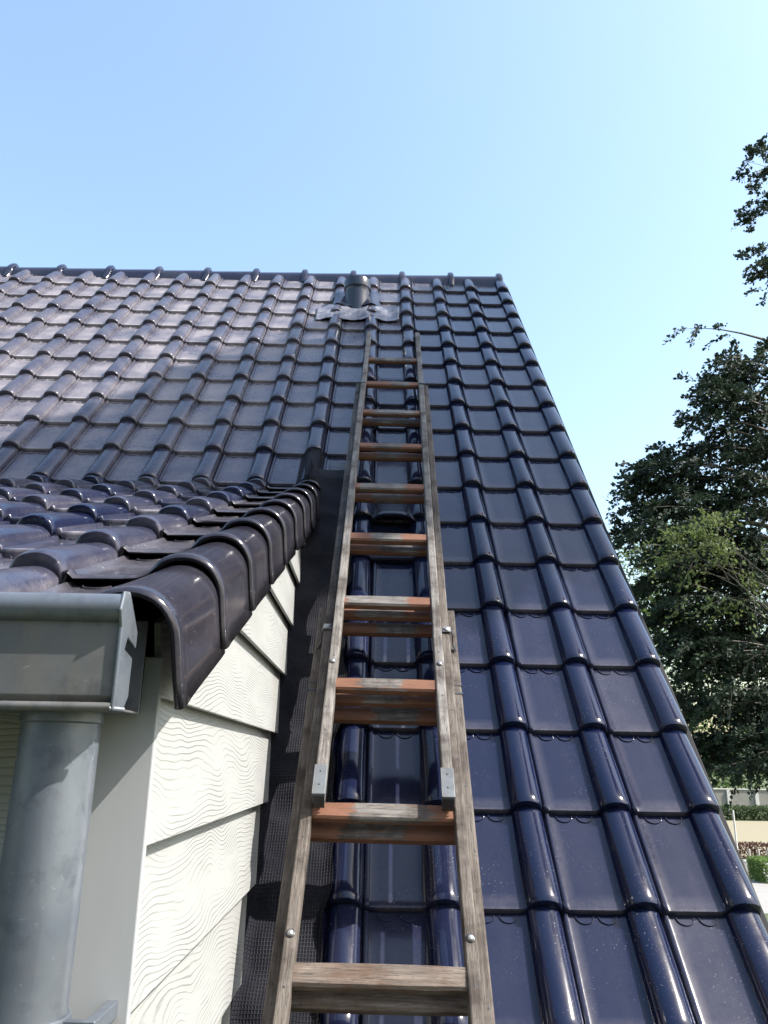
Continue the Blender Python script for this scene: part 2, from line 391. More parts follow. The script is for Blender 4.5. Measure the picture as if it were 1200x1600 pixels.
# ridge tiles
def arc(c, r, a0, a1, n): return [(c[0] + r*math.cos(a0 + (a1-a0)*k/n), c[1] + r*math.sin(a0 + (a1-a0)*k/n)) for k in range(n+1)]
RC = (ry, rz - .070)
def ridge_tile(u0, L, last=False):
    mb = MB(); P = []
    for x, dr in ((0, .0), (.002, .008), (.004, .026), (.012, .036), (.034, .036), (.044, .026), (.048, .002), (.06, .0), (L*.6, -.003), (L + .02, -.006)):
        ring = [(u0 - x, RC[0] - .095 - dr, RC[1] - .075), (u0 - x, RC[0] - .098 - dr, RC[1] - .06)]
        bump = dr if dr > 0 else dr
        for k in range(17):
            t_ = math.pi - math.pi*k/16
            k2 = bump*(1.0 if dr <= 0 else (.25 + .75*math.exp(-((t_ - math.pi/2)/.55)**2)))
            ring.append((u0 - x, RC[0] + math.cos(t_)*(.092 + k2), RC[1] + math.sin(t_)*(.085 + k2)))
        ring += [(u0 - x, RC[0] + .098 + dr, RC[1] - .06), (u0 - x, RC[0] + .095 + dr, RC[1] - .075)]
        P.append(ring)
    mb.grid(np.array(P)[:, ::-1])
    if last:
        rr = P[3]; c0 = (u0 - .001, RC[0], RC[1] - .06)
        mb.add([c0] + rr, [(0, i+1, i+2) for i in range(len(rr)-1)])
    return mb
du = .3655
for i in range(16):
    m = ridge_tile(.5 - du*i, du, i == 0)
    m.build('ridge_tile', M_TILE, roof, None, smooth=True, sharp=40, attrs={'dust': [.12]*m.n})

# vent tile with a hood (between the ladder stiles)
mb = MB(); P = []; u0, w2 = -.345, .105; sB = 1.37
for s_, h_, ww in ((.56, .002, 1), (.46, .012, 1), (.40, .022, .99), (.345, .034, .97), (.30, .046, .99), (.272, .052, 1.02), (.262, .050, 1.02), (.262, .040, 1.0)):
    P.append([(u0 + w2*ww*x, sB + s_ - .02 + .018*(1 - x*x)*0, .006 + h_*(1 - abs(x)**5) + .010*(1 - x*x)) for x in np.linspace(-1, 1, 15)])
mb.grid(np.array(P))
mb.box((u0 - w2, sB + .245, .004), (u0 - w2 + .006, sB + .46, .022)); mb.box((u0 + w2 - .006, sB + .245, .004), (u0 + w2, sB + .46, .022))
P = []
for s_, h_ in ((.02, .004), (.0, .006), (.0, .022), (.006, .028), (.02, .026), (.04, .014), (.10, .008), (.30, .006)):
    P.append([(u0 + .108*x, sB + s_, h_*(1 if s_ > .05 else (1 - .25*abs(x)**6))) for x in np.linspace(-1, 1, 9)])
mb.grid(np.array(P))
for x in (-.05, 0, .05): mb.box((u0 + x - .003, sB + .262, .006), (u0 + x + .003, sB + .30, .040))
vt = mb.build('vent_tile', M_PVC, roof, MR, smooth=True, sharp=40)
tag(vt, 'dark hooded ventilation tile')
TF2 = TileField(); TF2.tile(-W, 5*G, .1, lugs=False, roll_only=True); 
TF2.mb.build('tile_roll', M_TILE, roof, MR, smooth=True, sharp=50, attrs={'dust': TF2.d})

# flue pipe with lead collar
bx, bs = -.573, 4.30
base = MR @ Vector((bx, bs, .0))
mb = MB(); mb.lathe([(.087, -.15), (.087, .10), (.0872, .118), (.0885, .12), (.0885, .124), (.087, .126), (.087, .128), (.093, .13), (.0935, .136), (.0935, .19), (.092, .196), (.085, .201), (.04, .205), (.0, .206)], 48)
flue = mb.build('flue_pipe', M_PVC, house, Matrix.Translation(base), smooth=True, sharp=35)
tag(flue, 'short black round flue pipe near the ridge')
def roof_h(u, s_):           # approximate height of the tile surface
    c = round(u/W) if abs(u/W - round(u/W)) < .24 else None
    fr = (s_/G) % 1.0; b_ = .017*(1 - fr)
    k = round(u/W); x = u - k*W; a = .041
    return b_ + (.037*math.sqrt(max(0, 1 - (x/a)**2)) if abs(x) < a else 0)
def smooth_h(u, s_, r=.03):
    return sum(roof_h(u + a*r, s_ + b*r) for a in (-1, -.5, 0, .5, 1) for b in (-1, 0, 1))/15
mb = MB(); P = []
for i, s_ in enumerate(np.linspace(3.99, 4.24, 18)):
    row = []
    for u in np.linspace(-.838, -.29, 56):
        e = .007*math.sin(u*23 + 1) + .004*math.sin(u*61)
        ss = s_ + e*(1 - i/17)
        row.append((u, ss, smooth_h(u, ss, .055) + .014 + .002*math.sin(u*47 + s_*31) + .0015*math.sin(u*90 - s_*50)))
    P.append(row)
mb.grid(np.array(P))
o = mb.build('lead_flashing', M_LEAD, flue, MR, smooth=True); md = o.modifiers.new('thick', 'SOLIDIFY'); md.thickness = .003
mb = MB(); P = []
for i, s_ in enumerate(np.linspace(4.22, 4.52, 14)):
    P.append([(u, s_, smooth_h(u, s_, .03) + .012 + .05*math.exp(-((u - bx)/.11)**2 - ((s_ - 4.33)/.12)**2)) for u in np.linspace(-.73, -.42, 24)])
mb.grid(np.array(P)); mb.build('flue_base', M_PVC, flue, MR, smooth=True)

# ------------------------------------------------------------------ dormer
DX0 = -3.55; CX = -.699; YF = -1.04
mb = MB()
mb.prism([(YF + .012, -1.6), (1.15, 1.2), (1.15, .478 + (1.15 + 1.135)*sp/cp - .03), (YF + .012, .478 + (YF + 1.135)*sp/cp - .03)], 0, DX0 + .03, CX - .014)
dormer = mb.build('dormer', M_VOID, house)
tag(dormer, 'small cream clad dormer with tiled roof and zinc gutter')
df = TileField()
for k in range(0, 11):
    for c in range(1, 13):
        u = -.695 - c*W
        d_ = min(1, max(.05, .30 + RNG.normal(0, .18)))
        df.tile(u, k*G, d_, edge=3.2, lugs=True)
droof = df.mb.build('dormer_roof', M_TILE, dormer, MD, smooth=True, sharp=50, attrs={'dust': df.d})
def verge_tile(k):
    mb = MB(); P = []; dust = []
    sv = [.014, .001, -.001, .002, .007, .015, .025, .036, .052, .12, .20, .285, .31]
    dr = [-.013, -.009, -.004, .0002, .0010, .0016, .0016, .0010, .0002, -.001, -.0015, -.002, -.0025]
    lean = RNG.normal(0, .0015)
    for s_, d_ in zip(sv, dr):
        b_ = .015*(1 - min(s_, .274)/.274)
        ring = [(-.889, b_ - .012), (-.884, b_ + .006), (-.878, b_ + .008), (-.870, b_), (-.84, b_), (-.80, b_), (-.775, b_ + .001), (-.758, b_ + .006)]
        for t_ in np.linspace(math.pi*.86, 0.0, 15):
            ring.append((-.704 + math.cos(t_)*((.048 if t_ > 1.57 else .058) + d_), b_ - (.03 if t_ < 1.57 else 0)*(1 - max(0, math.sin(t_))) + (.002 + .036*max(0, math.sin(t_))**.8 + d_*math.sin(t_))))
        ring += [(-.6455 + d_, b_ - .045), (-.6445 + d_, b_ - .07), (-.642 + d_ + lean, b_ - .108)]
        P.append([(x + .0035*(1 - min(s_, .29)/.20)*min(1, max(0, (x + .74)/.06)), k*G + s_, z) for x, z in ring])
        dust += [.30]*8 + [.10]*15 + [.14]*3
    mb.grid(np.array(P))
    for cx in (-.832, -.778):
        ring = []
        for q in range(9):
            t_ = math.pi*(1 + q/8); c_, s__ = math.cos(t_), math.sin(t_)
            ring.append([(cx + (.021 + r)*c_, k*G + .268 + (.018 + r)*s__, h) for r, h in ((-.0022, -.001), (-.0008, .0045), (.0008, .0045), (.0022, -.001))])
        mb.grid(np.array(ring)); dust += [.4]*36
    o = mb.build('verge_tile', M_VERGE, droof, MD, smooth=True, sharp=55, attrs={'dust': dust})
    md = o.modifiers.new('thick', 'SOLIDIFY'); md.thickness = .004; md.offset = -1
    return o
for k in range(0, 10): verge_tile(k)

# cheek boards
def clip(poly, a, b, c):      # keep a*y + b*z <= c
    out = []
    for i in range(len(poly)):
        p, q = poly[i], poly[(i+1) % len(poly)]; fp, fq = a*p[0] + b*p[1] - c, a*q[0] + b*q[1] - c
        if fp <= 0: out.append(p)
        if fp*fq < 0: t_ = fp/(fp - fq); out.append((p[0] + (q[0]-p[0])*t_, p[1] + (q[1]-p[1])*t_))
    return out
for k in range(-9, 7):
    z0 = .059 + .1765*k; z1 = z0 + .188
    poly = []
    ys = np.linspace(YF, 1.2, 2)
    poly = [(YF, z0), (1.3, z0), (1.3, z1), (YF, z1)]
    poly = clip(poly, st, -ct, -.050)                                   # 5 cm above the main roof plane
    if len(poly) >= 3: poly = clip(poly, -sp/cp, 1.0, .478 + 1.135*sp/cp - .012)   # under the dormer roof
    if len(poly) < 3: continue
    xf = lambda z: CX - .001 + .020*(1 - (z - z0)/.188)
    n_ = len(poly); vs = [(xf(z), y, z) for y, z in poly] + [(xf(z) - .009, y, z) for y, z in poly]
    fs = [tuple(range(n_)), tuple(range(2*n_-1, n_-1, -1))] + [((i+1) % n_, i, i+n_, (i+1) % n_ + n_) for i in range(n_)]
    mb = MB().add(vs, fs); mb.build('cladding_board', M_BOARD, dormer, None, bevel=.0012, seg=2)
# front: corner board, fascia, cladding, gutter, downpipe
mb = MB(); mb.box((-.752, YF - .012, -1.5), (-.680, YF, .46)); mb.build('corner_board', M_TRIM, dormer, None, bevel=.002)
mb = MB(); mb.box((-.757, YF - .0105, -1.5), (-.752, YF + .003, .46)); mb.build('corner_joint', M_VOID, dormer)
for k in range(-9, 3):
    z0 = -.0 + .1765*k + .02; z1 = min(z0 + .186, .45)
    mb = MB(); mb.add([(x, y, z) for x in (DX0, -.757) for y, z in ((YF - .018, z0), (YF - .006, z1), (YF + .002, z1), (YF - .006, z0))],
        [(0, 1, 2, 3), (7, 6, 5, 4), (0, 4, 5, 1), (1, 5, 6, 2), (2, 6, 7, 3), (3, 7, 4, 0)])
    o = mb.build('cladding_board', M_BOARD, dormer)
mb = MB(); mb.box((DX0, YF - .030, .388), (-.70, YF - .019, .48)); mb.build('fascia_board', M_VOID, dormer)
# box gutter
gy0, gy1 = -1.195, -1.085; gx = -.693
mb = MB(); th = .003
prof = [(gy0, .487), (gy0, .40), (gy0 + .006, .392), (gy0 + .010, .386), (gy1, .386), (gy1, .50), (gy1 - th, .50), (gy1 - th, .389), (gy0 + .012, .389), (gy0 + th, .401), (gy0 + th, .487)]
mb.prism(prof, 0, DX0, gx)
gut = mb.build('gutter', M_ZINC_F, dormer, None, bevel=.001)
tag(gut, 'stained zinc box gutter with rolled front bead')
mb = MB(); mb.tube([(DX0, gy0 + .004, .496), (gx, gy0 + .004, .496)], .0165, 20); mb.build('gutter_bead', M_ZINC, gut, None, smooth=True, sharp=40)
mb = MB(); mb.tube([(DX0, gy0 - .001, .388), (gx, gy0 - .001, .388)], .005, 10); mb.build('gutter_fold', M_ZINC_F, gut, None, smooth=True, sharp=40)
mb = MB(); mb.prism([(gy0 - .014, .492), (gy0 - .006, .514), (gy0 + .012, .517), (gy0 + .055, .478), (gy0 + .055, .458), (gy0 + .020, .466), (gy0 + .014, .452), (gy0 + .045, .446), (gy0 + .045, .402), (gy0 + .032, .388), (gy0 - .004, .384), (gy0 - .0045, .474)], 0, gx, gx + .004)
mb.build('gutter_end_cap', M_ZINC, gut, None, bevel=.0015)
mb = MB(); mb.tube([(gx - .002, gy0 - .002, .3865), (gx + .011, gy0 + .008, .3855)], .0038, 8); mb.build('gutter_lip', M_ZINC, gut, None, smooth=True, sharp=50)
# downpipe
px_, py_ = -.766, -1.135
mb = MB(); prof = [(.040, .0), (.0425, .0)]
mb.lathe([(.043, -2.6), (.043, .388)], 40, (px_, py_, 0)); pipe = mb.build('downpipe', M_ZINC, dormer, None, smooth=True)
tag(pipe, 'round weathered zinc downpipe under the gutter')
mb = MB(); mb.lathe([(.043, .372), (.0455, .374), (.0455, .386), (.043, .387)], 40, (px_, py_, 0)); mb.build('pipe_collar', M_ZINC, pipe, None, smooth=True, sharp=40)
mb = MB(); mb.lathe([(.0432, .053), (.0465, .053), (.0475, .056), (.0475, .078), (.0465, .081), (.0432, .081)], 40, (px_, py_, 0))
mb.box((px_ + .040, py_ - .012, .054), (px_ + .078, py_ - .004, .079)); mb.box((px_ + .062, py_ - .004, .058), (px_ + .074, YF - .012, .075))
mb.build('pipe_bracket', M_ZINC, pipe, None, smooth=True, bevel=.001, sharp=40)
# flashing at the foot of the cheek and at the upper corner
mb = MB(); P = []
for s_ in np.linspace(-1.7, 2.02, 150):
    row = [(-.703, s_, .085), (-.700, s_, .060), (-.692, s_, .042)]
    for u in np.linspace(-.670, -.508, 20):
        h = .031 + .006*math.sin(s_*17 + u*9) + .004*math.sin(s_*43 + u*31) + .017*(1 - (s_/G) % 1.0)*.6
        if u > -.525: h += .012*min(1, (u + .525)/.017)
        edge = .010*math.sin(s_*11) + .006*math.sin(s_*37)
        row.append((u + (edge if u > -.52 else 0), s_, h))
    P.append(row)
mb.grid(np.array(P)); o = mb.build('side_flashing', M_NET, house, MR, smooth=True)
tag(o, 'dark mesh reinforced flashing strip between dormer cheek and tiles')
mb = MB(); P = []
for s_ in np.linspace(1.90, 2.19, 30):
    P.append([(u, s_, .005 + smooth_h(u, s_, .006)) for u in np.linspace(-.765, -.655, 26)])
mb.grid(np.array(P)); mb.build('corner_flashing', M_NET, house, MR, smooth=True)
mb = MB(); P = []
for s_ in np.linspace(1.68, 2.10, 10):
    P.append([(u, s_, .026 + .003*math.sin(u*50 + s_*12)) for u in np.linspace(-.628, -.54, 10)])
mb.grid(np.array(P)); o = mb.build('flashing_patch', M_PATCH, house, MR, smooth=True); o.modifiers.new('thick', 'SOLIDIFY').thickness = .003

# ------------------------------------------------------------------ ladder
y_ax = Vector((.0148, 1, -.06)).normalized(); z_ax = Vector((0, .06, 1)); z_ax = (z_ax - y_ax*z_ax.dot(y_ax)).normalized(); x_ax = y_ax.cross(z_ax)
ML = MR @ frame((-.3853, 0, .28), x_ax, y_ax, z_ax)
lad_foot = ML @ Vector((0, -5.9, 0))
ladder = empty('ladder', None, ML @ Matrix.Translation((0, -5.6, 0)))
tag(ladder, 'old wooden three section extension ladder lying up the dark tiled roof', 'ladder')
def rail(mb, x0, x1, y0, y1, z0, z1, wob):
    n = 24; vs = []
    for i in range(n+1):
        y = y0 + (y1-y0)*i/n; dx = .0012*math.sin(y*2.3 + wob)
        for x, z in ((x0, z0), (x1, z0), (x1, z1), (x0, z1)): vs.append((x + dx, y, z))
    fs = [(3, 2, 1, 0), tuple(4*n + i for i in range(4))]
    for i in range(n):
        for k in range(4): q = (k+1) % 4; fs.append((4*i+k, 4*i+q, 4*i+4+q, 4*i+4+k))
    mb.add(vs, [f[::-1] for f in fs])
def section(wo, wi, y0, y1, ztop, depth, rungs, rmat, smat, rl, rz, wob):
    mb = MB(); rail(mb, -wo, -wi, y0, y1, ztop - depth, ztop, wob); rail(mb, wi, wo, y0, y1, ztop - depth, ztop, wob + 2)
    s_ = mb.build('ladder_section', smat, ladder, ML, bevel=.0045, seg=3)
    for y in rungs:
        m = MB(); P = []; n = 14
        tilt = RNG.normal(0, .03)
        for i in range(n+1):
            f = i/n*2 - 1; x = f*(wi + .004); bul = 1.0 - .10*abs(f)**3 + .05*(abs(f) > .94)
            hw, hh = .0235*bul, .0125*bul
            ring = []
            for a_, b_ in ((-1, -.6), (-.85, -1), (.85, -1), (1, -.6), (1, .5), (.8, 1), (-.8, 1), (-1, .5)):
                ring.append((x, a_*hw, b_*hh + tilt*a_*hw))
            P.append(ring + [ring[0]])
        m.grid(np.array(P)[:, ::-1])
        mm = ML @ Matrix.Translation((0, y, ztop - rz - .012))
        m.build('rung', rmat(y), s_, mm, smooth=True, sharp=32)
    return s_
sec_a = section(.1635, .1365, .122, 3.70, 0.0, .045, [.504 + .3855*k for k in range(8)], lambda y: M_RUNG, M_STILE, 0, .006, 0)
sec_b = section(.1925, .1665, -2.4, 2.91, -.047, .045, [.121 + .385*k for k in range(-6, 7)], lambda y: M_RUNG2 if y < -.1 and y > -.4 else M_RUNG, M_STILE2, 0, .006, 1)
sec_c = section(.2195, .1945, -5.6, .964, -.094, .045, [.105 + .384*k for k in range(-14, 3)], lambda y: M_RUNG2 if y < 0 else M_RUNG, M_STILE2, 0, .006, 2)
tag(sec_a, 'narrow top ladder section, greyest wood'); tag(sec_b, 'middle ladder section'); tag(sec_c, 'widest lowest ladder section')
nail = None
for s_ in (-1, 1):
    # foot caps of the top section
    x0, x1 = sorted((s_*.1355, s_*.1645))
    m = MB(); m.box((x0, .119, -.0005), (x1, .205, .0016)); m.box((x0, .1175, -.030), (x1, .1195, .0016)); m.box((x0 - .0008, .119, -.012), (x0 + .0006, .205, .0016)); m.box((x1 - .0006, .119, -.012), (x1 + .0008, .205, .0016))
    cap = m.build('foot_cap', M_GREYMETAL, sec_a, ML, bevel=.0008)
    for yy in (.145, .185):
        m = MB(); m.lathe([(.0026, 0), (.0026, .0006), (.0, .001)], 10); m.build('screw', M_DARKMETAL, cap, ML @ Matrix.Translation((s_*.150, yy, .0016)), smooth=True)
    m = MB(); m.box((x0 + .001, .116, -.0445), (x1 - .001, .1172, -.006)); m.build('end_shade', M_DARKMETAL, sec_a, ML)  # dark sheet added over the stile end to paint in its shade
    # bolts
    for sec, xx, yy, zz in ((sec_a, .150, .583, 0), (sec_b, .1795, -.19, -.047)):
        m = MB(); m.lathe([(.0095, 0), (.0095, .0012), (.007, .0018)], 20); w_ = m.build('washer', M_DARKMETAL, sec, ML @ Matrix.Translation((s_*xx, yy, zz)), smooth=True)
        m = MB(); m.lathe([(.0065, 0.001), (.0062, .0038), (.004, .0055), (0, .006)], 20); m.build('bolt_head', M_METAL, sec, ML @ Matrix.Translation((s_*xx, yy, zz)), smooth=True)
    for sec, xx, zz, ys in ((sec_a, .150, 0, (.31, .42, .63, .82, 1.15, 1.5, 1.9, 2.3, 2.7, 3.1, 3.4)), (sec_b, .1800, -.047, (-.30, .06, .28, .45, .70, 1.1, 1.5, 1.95, 2.4)), (sec_c, .207, -.094, (-.3, .02, .22, .5))):
        for yy in ys:
            mm = ML @ Matrix.Translation((s_*(xx + RNG.normal(0, .003)), yy + RNG.normal(0, .015), zz))
            if nail is None: m = MB(); m.lathe([(.0026, 0), (.0026, .0004), (0, .0006)], 8); nail = m.build('nail_head', M_DARKMETAL, sec, mm)
            else: place(nail.copy(), sec, mm)
    # strap brackets: C over B, B over A
    for sec, xi, xo, xb, yy, zt, zb, mt in ((sec_c, .168, .1945, .2205, .79, -.046, -.094, M_METAL), (sec_b, .139, .1655, .1935, 2.80, .001, -.047, M_DARKMETAL)):
        m = MB(); pts = [(xi, zt), (xo, zt), (xo + .004, zt - .006), (xo + .006, zt - .035), (xb - .010, zb + .001)]
        P = []
        for k, (x, z) in enumerate(pts):
            yo = [.0, 0, -.004, -.02, -.035][k]
            P.append([(s_*x, yy + q + yo, z + .0025) for q in (-.009, .009)])
        m.grid(np.array(P)); o = m.build('guide_bracket', M_DARKMETAL, sec, ML); o.modifiers.new('thick', 'SOLIDIFY').thickness = .003
        if mt is M_METAL:
            m = MB(); m.lathe([(.010, 0), (.010, .003), (.007, .006), (0, .0065)], 16); m.build('bolt_head', M_METAL, sec, ML @ Matrix.Translation((s_*.182, yy + .004, zt + .003)), smooth=True)
            m = MB(); m.box((min(s_*.172, s_*.194), yy - .006, zt + .0027), (max(s_*.172, s_*.194), yy + .016, zt + .0055)); m.build('bracket_plate', M_METAL, sec, ML, bevel=.001)
    x0, x1 = sorted((s_*.1935, s_*.2207))
    m = MB(); m.box((x0, .565, -.1395), (x1, .572, -.0925)); m.box((x0, .600, -.1395), (x1, .604, -.0928)); m.build('metal_band', M_DARKMETAL, sec_c, ML)

# ------------------------------------------------------------------ foliage helpers
def leaf_mesh(name, mat, parent, pts, dirs, size, tint, droop=.5, m=None):
    n = len(pts)
    d = dirs + RNG.normal(0, .55, (n, 3)); d[:, 2] -= droop*.5; d /= np.linalg.norm(d, axis=1)[:, None] + 1e-9
    nn_ = RNG.normal(0, 1, (n, 3)); nn_[:, 2] += .9; side = np.cross(d, nn_); side /= np.linalg.norm(side, axis=1)[:, None] + 1e-9
    sz = size*RNG.uniform(.65, 1.25, n)[:, None]
    up = np.cross(side, d)
    V = np.stack([pts, pts + d*sz*.5 + side*sz*.32 + up*sz*.05, pts + d*sz, pts + d*sz*.5 - side*sz*.32 + up*sz*.05], 1).reshape(-1, 3)
    me = bpy.data.meshes.new(name); me.vertices.add(4*n); me.vertices.foreach_set('co', V.astype(np.float32).ravel())
    me.loops.add(4*n); me.loops.foreach_set('vertex_index', np.arange(4*n, dtype=np.int32)); me.polygons.add(n)
    me.polygons.foreach_set('loop_start', np.arange(0, 4*n, 4, dtype=np.int32)); me.polygons.foreach_set('loop_total', np.full(n, 4, np.int32))
    me.update(calc_edges=True)
    at = me.attributes.new('tint', 'FLOAT', 'POINT'); at.data.foreach_set('value', np.repeat(tint, 4).astype(np.float32))
    me.materials.append(mat); o = bpy.data.objects.new(name, me); return place(o, parent, m)
def sprays(centers, outdir, nleaf, L, spread, droop):
    """each centre grows a drooping spray of leaves; returns leaf points and directions and twig lines"""
    n = len(centers); P = []; D = []; T = []; twigs = []
    for i in range(n):
        o = outdir[i] + RNG.normal(0, .45, 3); o /= np.linalg.norm(o)
        l = L*RNG.uniform(.6, 1.3); k = int(nleaf*RNG.uniform(.6, 1.3))
        t_ = RNG.uniform(0, 1, k)[:, None]
        p = centers[i] + o*l*t_ + np.array([0, 0, -droop*l])*t_**2
        q = p + RNG.normal(0, spread, (k, 3))*(1 - .5*t_)*np.array([1, 1, .55])
        P.append(q); D.append(np.repeat(o[None], k, 0)); T.append(np.clip(RNG.normal(RNG.uniform(.15, .85), .18, k), 0, 1))
        twigs.append((centers[i], centers[i] + o*l*.55 + np.array([0, 0, -droop*l*.3]), centers[i] + o*l + np.array([0, 0, -droop*l])))
    return np.concatenate(P), np.concatenate(D), np.concatenate(T), twigs
def tree(name, label, cat, base, height, blobs, nspray, nleaf, L, spread, leaf, mat, droop=.35, trunk_r=.3, group=None, hole=.0, limbs=1, tw=.006):
    root = empty(name, base); tag(root, label, cat, group)
    base = np.array(base, float); C = []; O = []; blobs = [(np.array(c, float), np.array(r, float), wt) for c, r, wt in blobs]
    tot = sum(b[2] for b in blobs)
    for c, r, wt in blobs:
        k = int(nspray*wt/tot); got = 0
        ph = RNG.uniform(0, 6, (3, 3))
        while got < k:
            v = RNG.normal(0, 1, 3); v /= np.linalg.norm(v); rad = RNG.uniform(.12, 1.0) ** .5
            p = c + v*r*rad
            f = sum(math.sin(p @ (ph[j]*.35 + .25) + j*2.1) for j in range(3))
            if f < hole*2 - 1.2 and RNG.uniform() < .85: continue
            C.append(p); od = v*.8 + (p - (base + np.array([0, 0, height*.5])))*np.array([1, 1, .3])/6; O.append(od/np.linalg.norm(od)); got += 1
    P, D, T, tws = sprays(np.array(C), np.array(O), nleaf, L, spread, droop)
    mb = MB(); top = base + np.array([0, 0, height*.9])
    mb.tube([base + (0, 0, -.3), base + (.05, 0, height*.3), base + (0, .1, height*.6), top], [trunk_r*1.15, trunk_r*.8, trunk_r*.5, trunk_r*.12], 12)
    for c, r, wt in blobs:
        for q in range(limbs):
            e = c + RNG.normal(0, .35, 3)*r; zs = max(height*.22, min(height*.8, (e[2] - base[2])*RNG.uniform(.45, .75))); s0 = base + np.array([0, 0, zs])
            mid = (s0 + e)/2 + np.array([0, 0, .12*np.linalg.norm(e - s0)]) + RNG.normal(0, .2, 3)
            mb.tube([s0, mid, e], [trunk_r*.32, trunk_r*.18, trunk_r*.05], 6)
            for b in range(5):
                e2 = e + RNG.normal(0, .6, 3)*r; s2 = s0 + (e - s0)*RNG.uniform(.5, .95); s2[2] += .05
                mb.tube([s2, (s2 + e2)/2 + RNG.normal(0, .1, 3), e2], [trunk_r*.09, trunk_r*.05, trunk_r*.02], 5, cap=False)
    for a, b, c in tws: mb.tube([a, b, c], [tw*1.6, tw, tw*.4], 3, cap=False)
    inv = Matrix.Translation(-Vector(base)); off = np.array(base)
    mb.v = [v - off for v in mb.v]; M_ = Matrix.Translation(Vector(base))
    mb.build('trunk', M_BARK, root, M_, smooth=True)
    leaf_mesh('crown', mat, root, P - off, D, leaf, T, droop, M_)
    return root

# big dark beech beside the gable
def beech():
    base = np.array([14.5, 22, GZ]); root = empty('beech_tree', tuple(base))
    tag(root, 'large dark beech with drooping branches filling the right edge beside the gable', 'tree')
    oz = [.6, 1.6, 2.6, 4.0, 5.9, 7.4, 8.7, 10.2, 11.6, 13.2, 14.6]; ox = [9.9, 8.5, 8.1, 8.1, 7.7, 7.5, 7.1, 8.4, 9.5, 10.4, 12.3]
    mb = MB(); C = []; O = []; mb.tube([base + (0, 0, -.3), base + (-.1, 0, 6), base + (.1, .1, 15), base + (0, 0, 27)], [.5, .4, .28, .05], 12)
    ends = []
    for k in range(128):
        z = RNG.uniform(.3, 14.7); xo = np.interp(z, oz, ox) + abs(RNG.normal(0, .3)) + (RNG.uniform(.6, 4.5) if k % 2 else RNG.uniform(0, .5))
        if z < 1.3: xo = RNG.uniform(8.6, 10.2)
        ends.append((xo, 22 + RNG.uniform(-1.8, 1.8), z))
    for z, x in ((22.3, 13.3), (21.6, 13.0), (21.1, 13.5), (19.5, 12.8), (19.9, 13.3), (17.6, 12.6), (17.0, 12.7), (17.3, 13.2), (14.6, 9.9)): ends.append((x, 21.9, z))
    for n_, (x, y, z) in enumerate(ends):
        e = np.array([x, y, z]); L = 14.5 - x; s0 = np.array([14.5, 22, z + RNG.uniform(-.28, .02)*L - .3]); s0[2] = max(s0[2], GZ + 3)
        m1 = s0*.6 + e*.4 + np.array([0, 0, .16*L]); m2 = s0*.22 + e*.78 + np.array([0, 0, .10*L])
        pts = [(1-t)**3*s0 + 3*(1-t)**2*t*m1 + 3*(1-t)*t*t*m2 + t**3*e for t in np.linspace(0, 1, 9)]
        mb.tube(pts, [max(.008, .085*(1 - t)**1.2*min(1, L/5)) for t in np.linspace(0, 1, 9)], 5, cap=False)
        sparse = n_ == len(ends) - 1
        nsp = 5 if sparse else int(5 + L*2.6); d = (e - s0)/np.linalg.norm(e - s0)
        for q in range(nsp):
            t = 1 - (RNG.uniform(0, .62))**1.1
            k = min(7, int(t*8)); f = t*8 - k; p = pts[k]*(1-f) + pts[k+1]*f
            w_ = .62*(1.15 - t); off = np.array([RNG.normal(0, .25), RNG.normal(0, .5), RNG.normal(-.05, .13)])*(.35 + w_)
            C.append(p + (off*.3 if sparse else off)); o_ = d*.9 + np.array([0, RNG.normal(0, .5), RNG.normal(-.15, .2)]); O.append(o_/np.linalg.norm(o_))
    P, D, T, tws = sprays(np.array(C), np.array(O), 46, .72, .085, .5)
    for a, b, c in tws: mb.tube([a, b, c], [.011, .007, .003], 3, cap=False)
    mb.v = [v - base for v in mb.v]; M_ = Matrix.Translation(Vector(base))
    mb.build('trunk', M_BARK, root, M_, smooth=True)
    leaf_mesh('crown', M_BEECH, root, P - base, D, .145, T, .6, M_)
beech()
tree('lime_tree', 'sunlit yellow green tree showing through the gaps of the dark beech', 'tree', (22.0, 38, GZ), 16,
     [((15.6, 38, 9.6), (4.2, 3.0, 3.2), 30), ((13.6, 38, 5.5), (3.2, 3.0, 3.4), 20), ((20, 38, 6), (4, 3, 4), 25)], 500, 46, 1.5, .35, .19, M_GREEN, trunk_r=.3)
tree('maple_tree', 'small sunlit yellow green maple in front of the dark beech', 'tree', (12.6, 19.0, GZ), 10.5,
     [((8.2, 19.0, 6.1), (.9, .8, .6), 7), ((9.7, 19.2, 6.5), (1.2, .8, .6), 7), ((9.0, 19.0, 4.9), (1.0, .7, .5), 3)],
     60, 34, .8, .16, .12, M_OLIVE, droop=.35, trunk_r=.10, hole=.5)
# crown clumps of the poplar: where its foliage has to stand for the sun to throw its shade on the roof
PB = []
for u_ in np.arange(-1.95, .5, .27):
    sb = np.interp(u_, [-2.0, -1.86, -1.37, -.96, -.54, -.2, .2], [2.02, 2.2, 2.68, 3.18, 3.55, 4.2, 4.7])
    for q in np.arange(sb - .26, 1.55 if u_ > -.7 else 1.70, -.32):
        p_ = Vector((u_, q*ct, q*st)) + SUN*((4.6 - u_)/SUN.x)
        PB.append(((4.6, p_.y, p_.z), (.5, .20, .23), 5))
# slim tall tree right of the gable: its crown shades the middle of the roof
tree('poplar_tree', 'slim tall poplar outside the right edge, shading the middle of the roof', 'tree', (4.6, .6, GZ), 12.0,
     PB,
     1000, 60, .26, .07, .105, M_GREEN, droop=.1, trunk_r=.09, tw=.003)

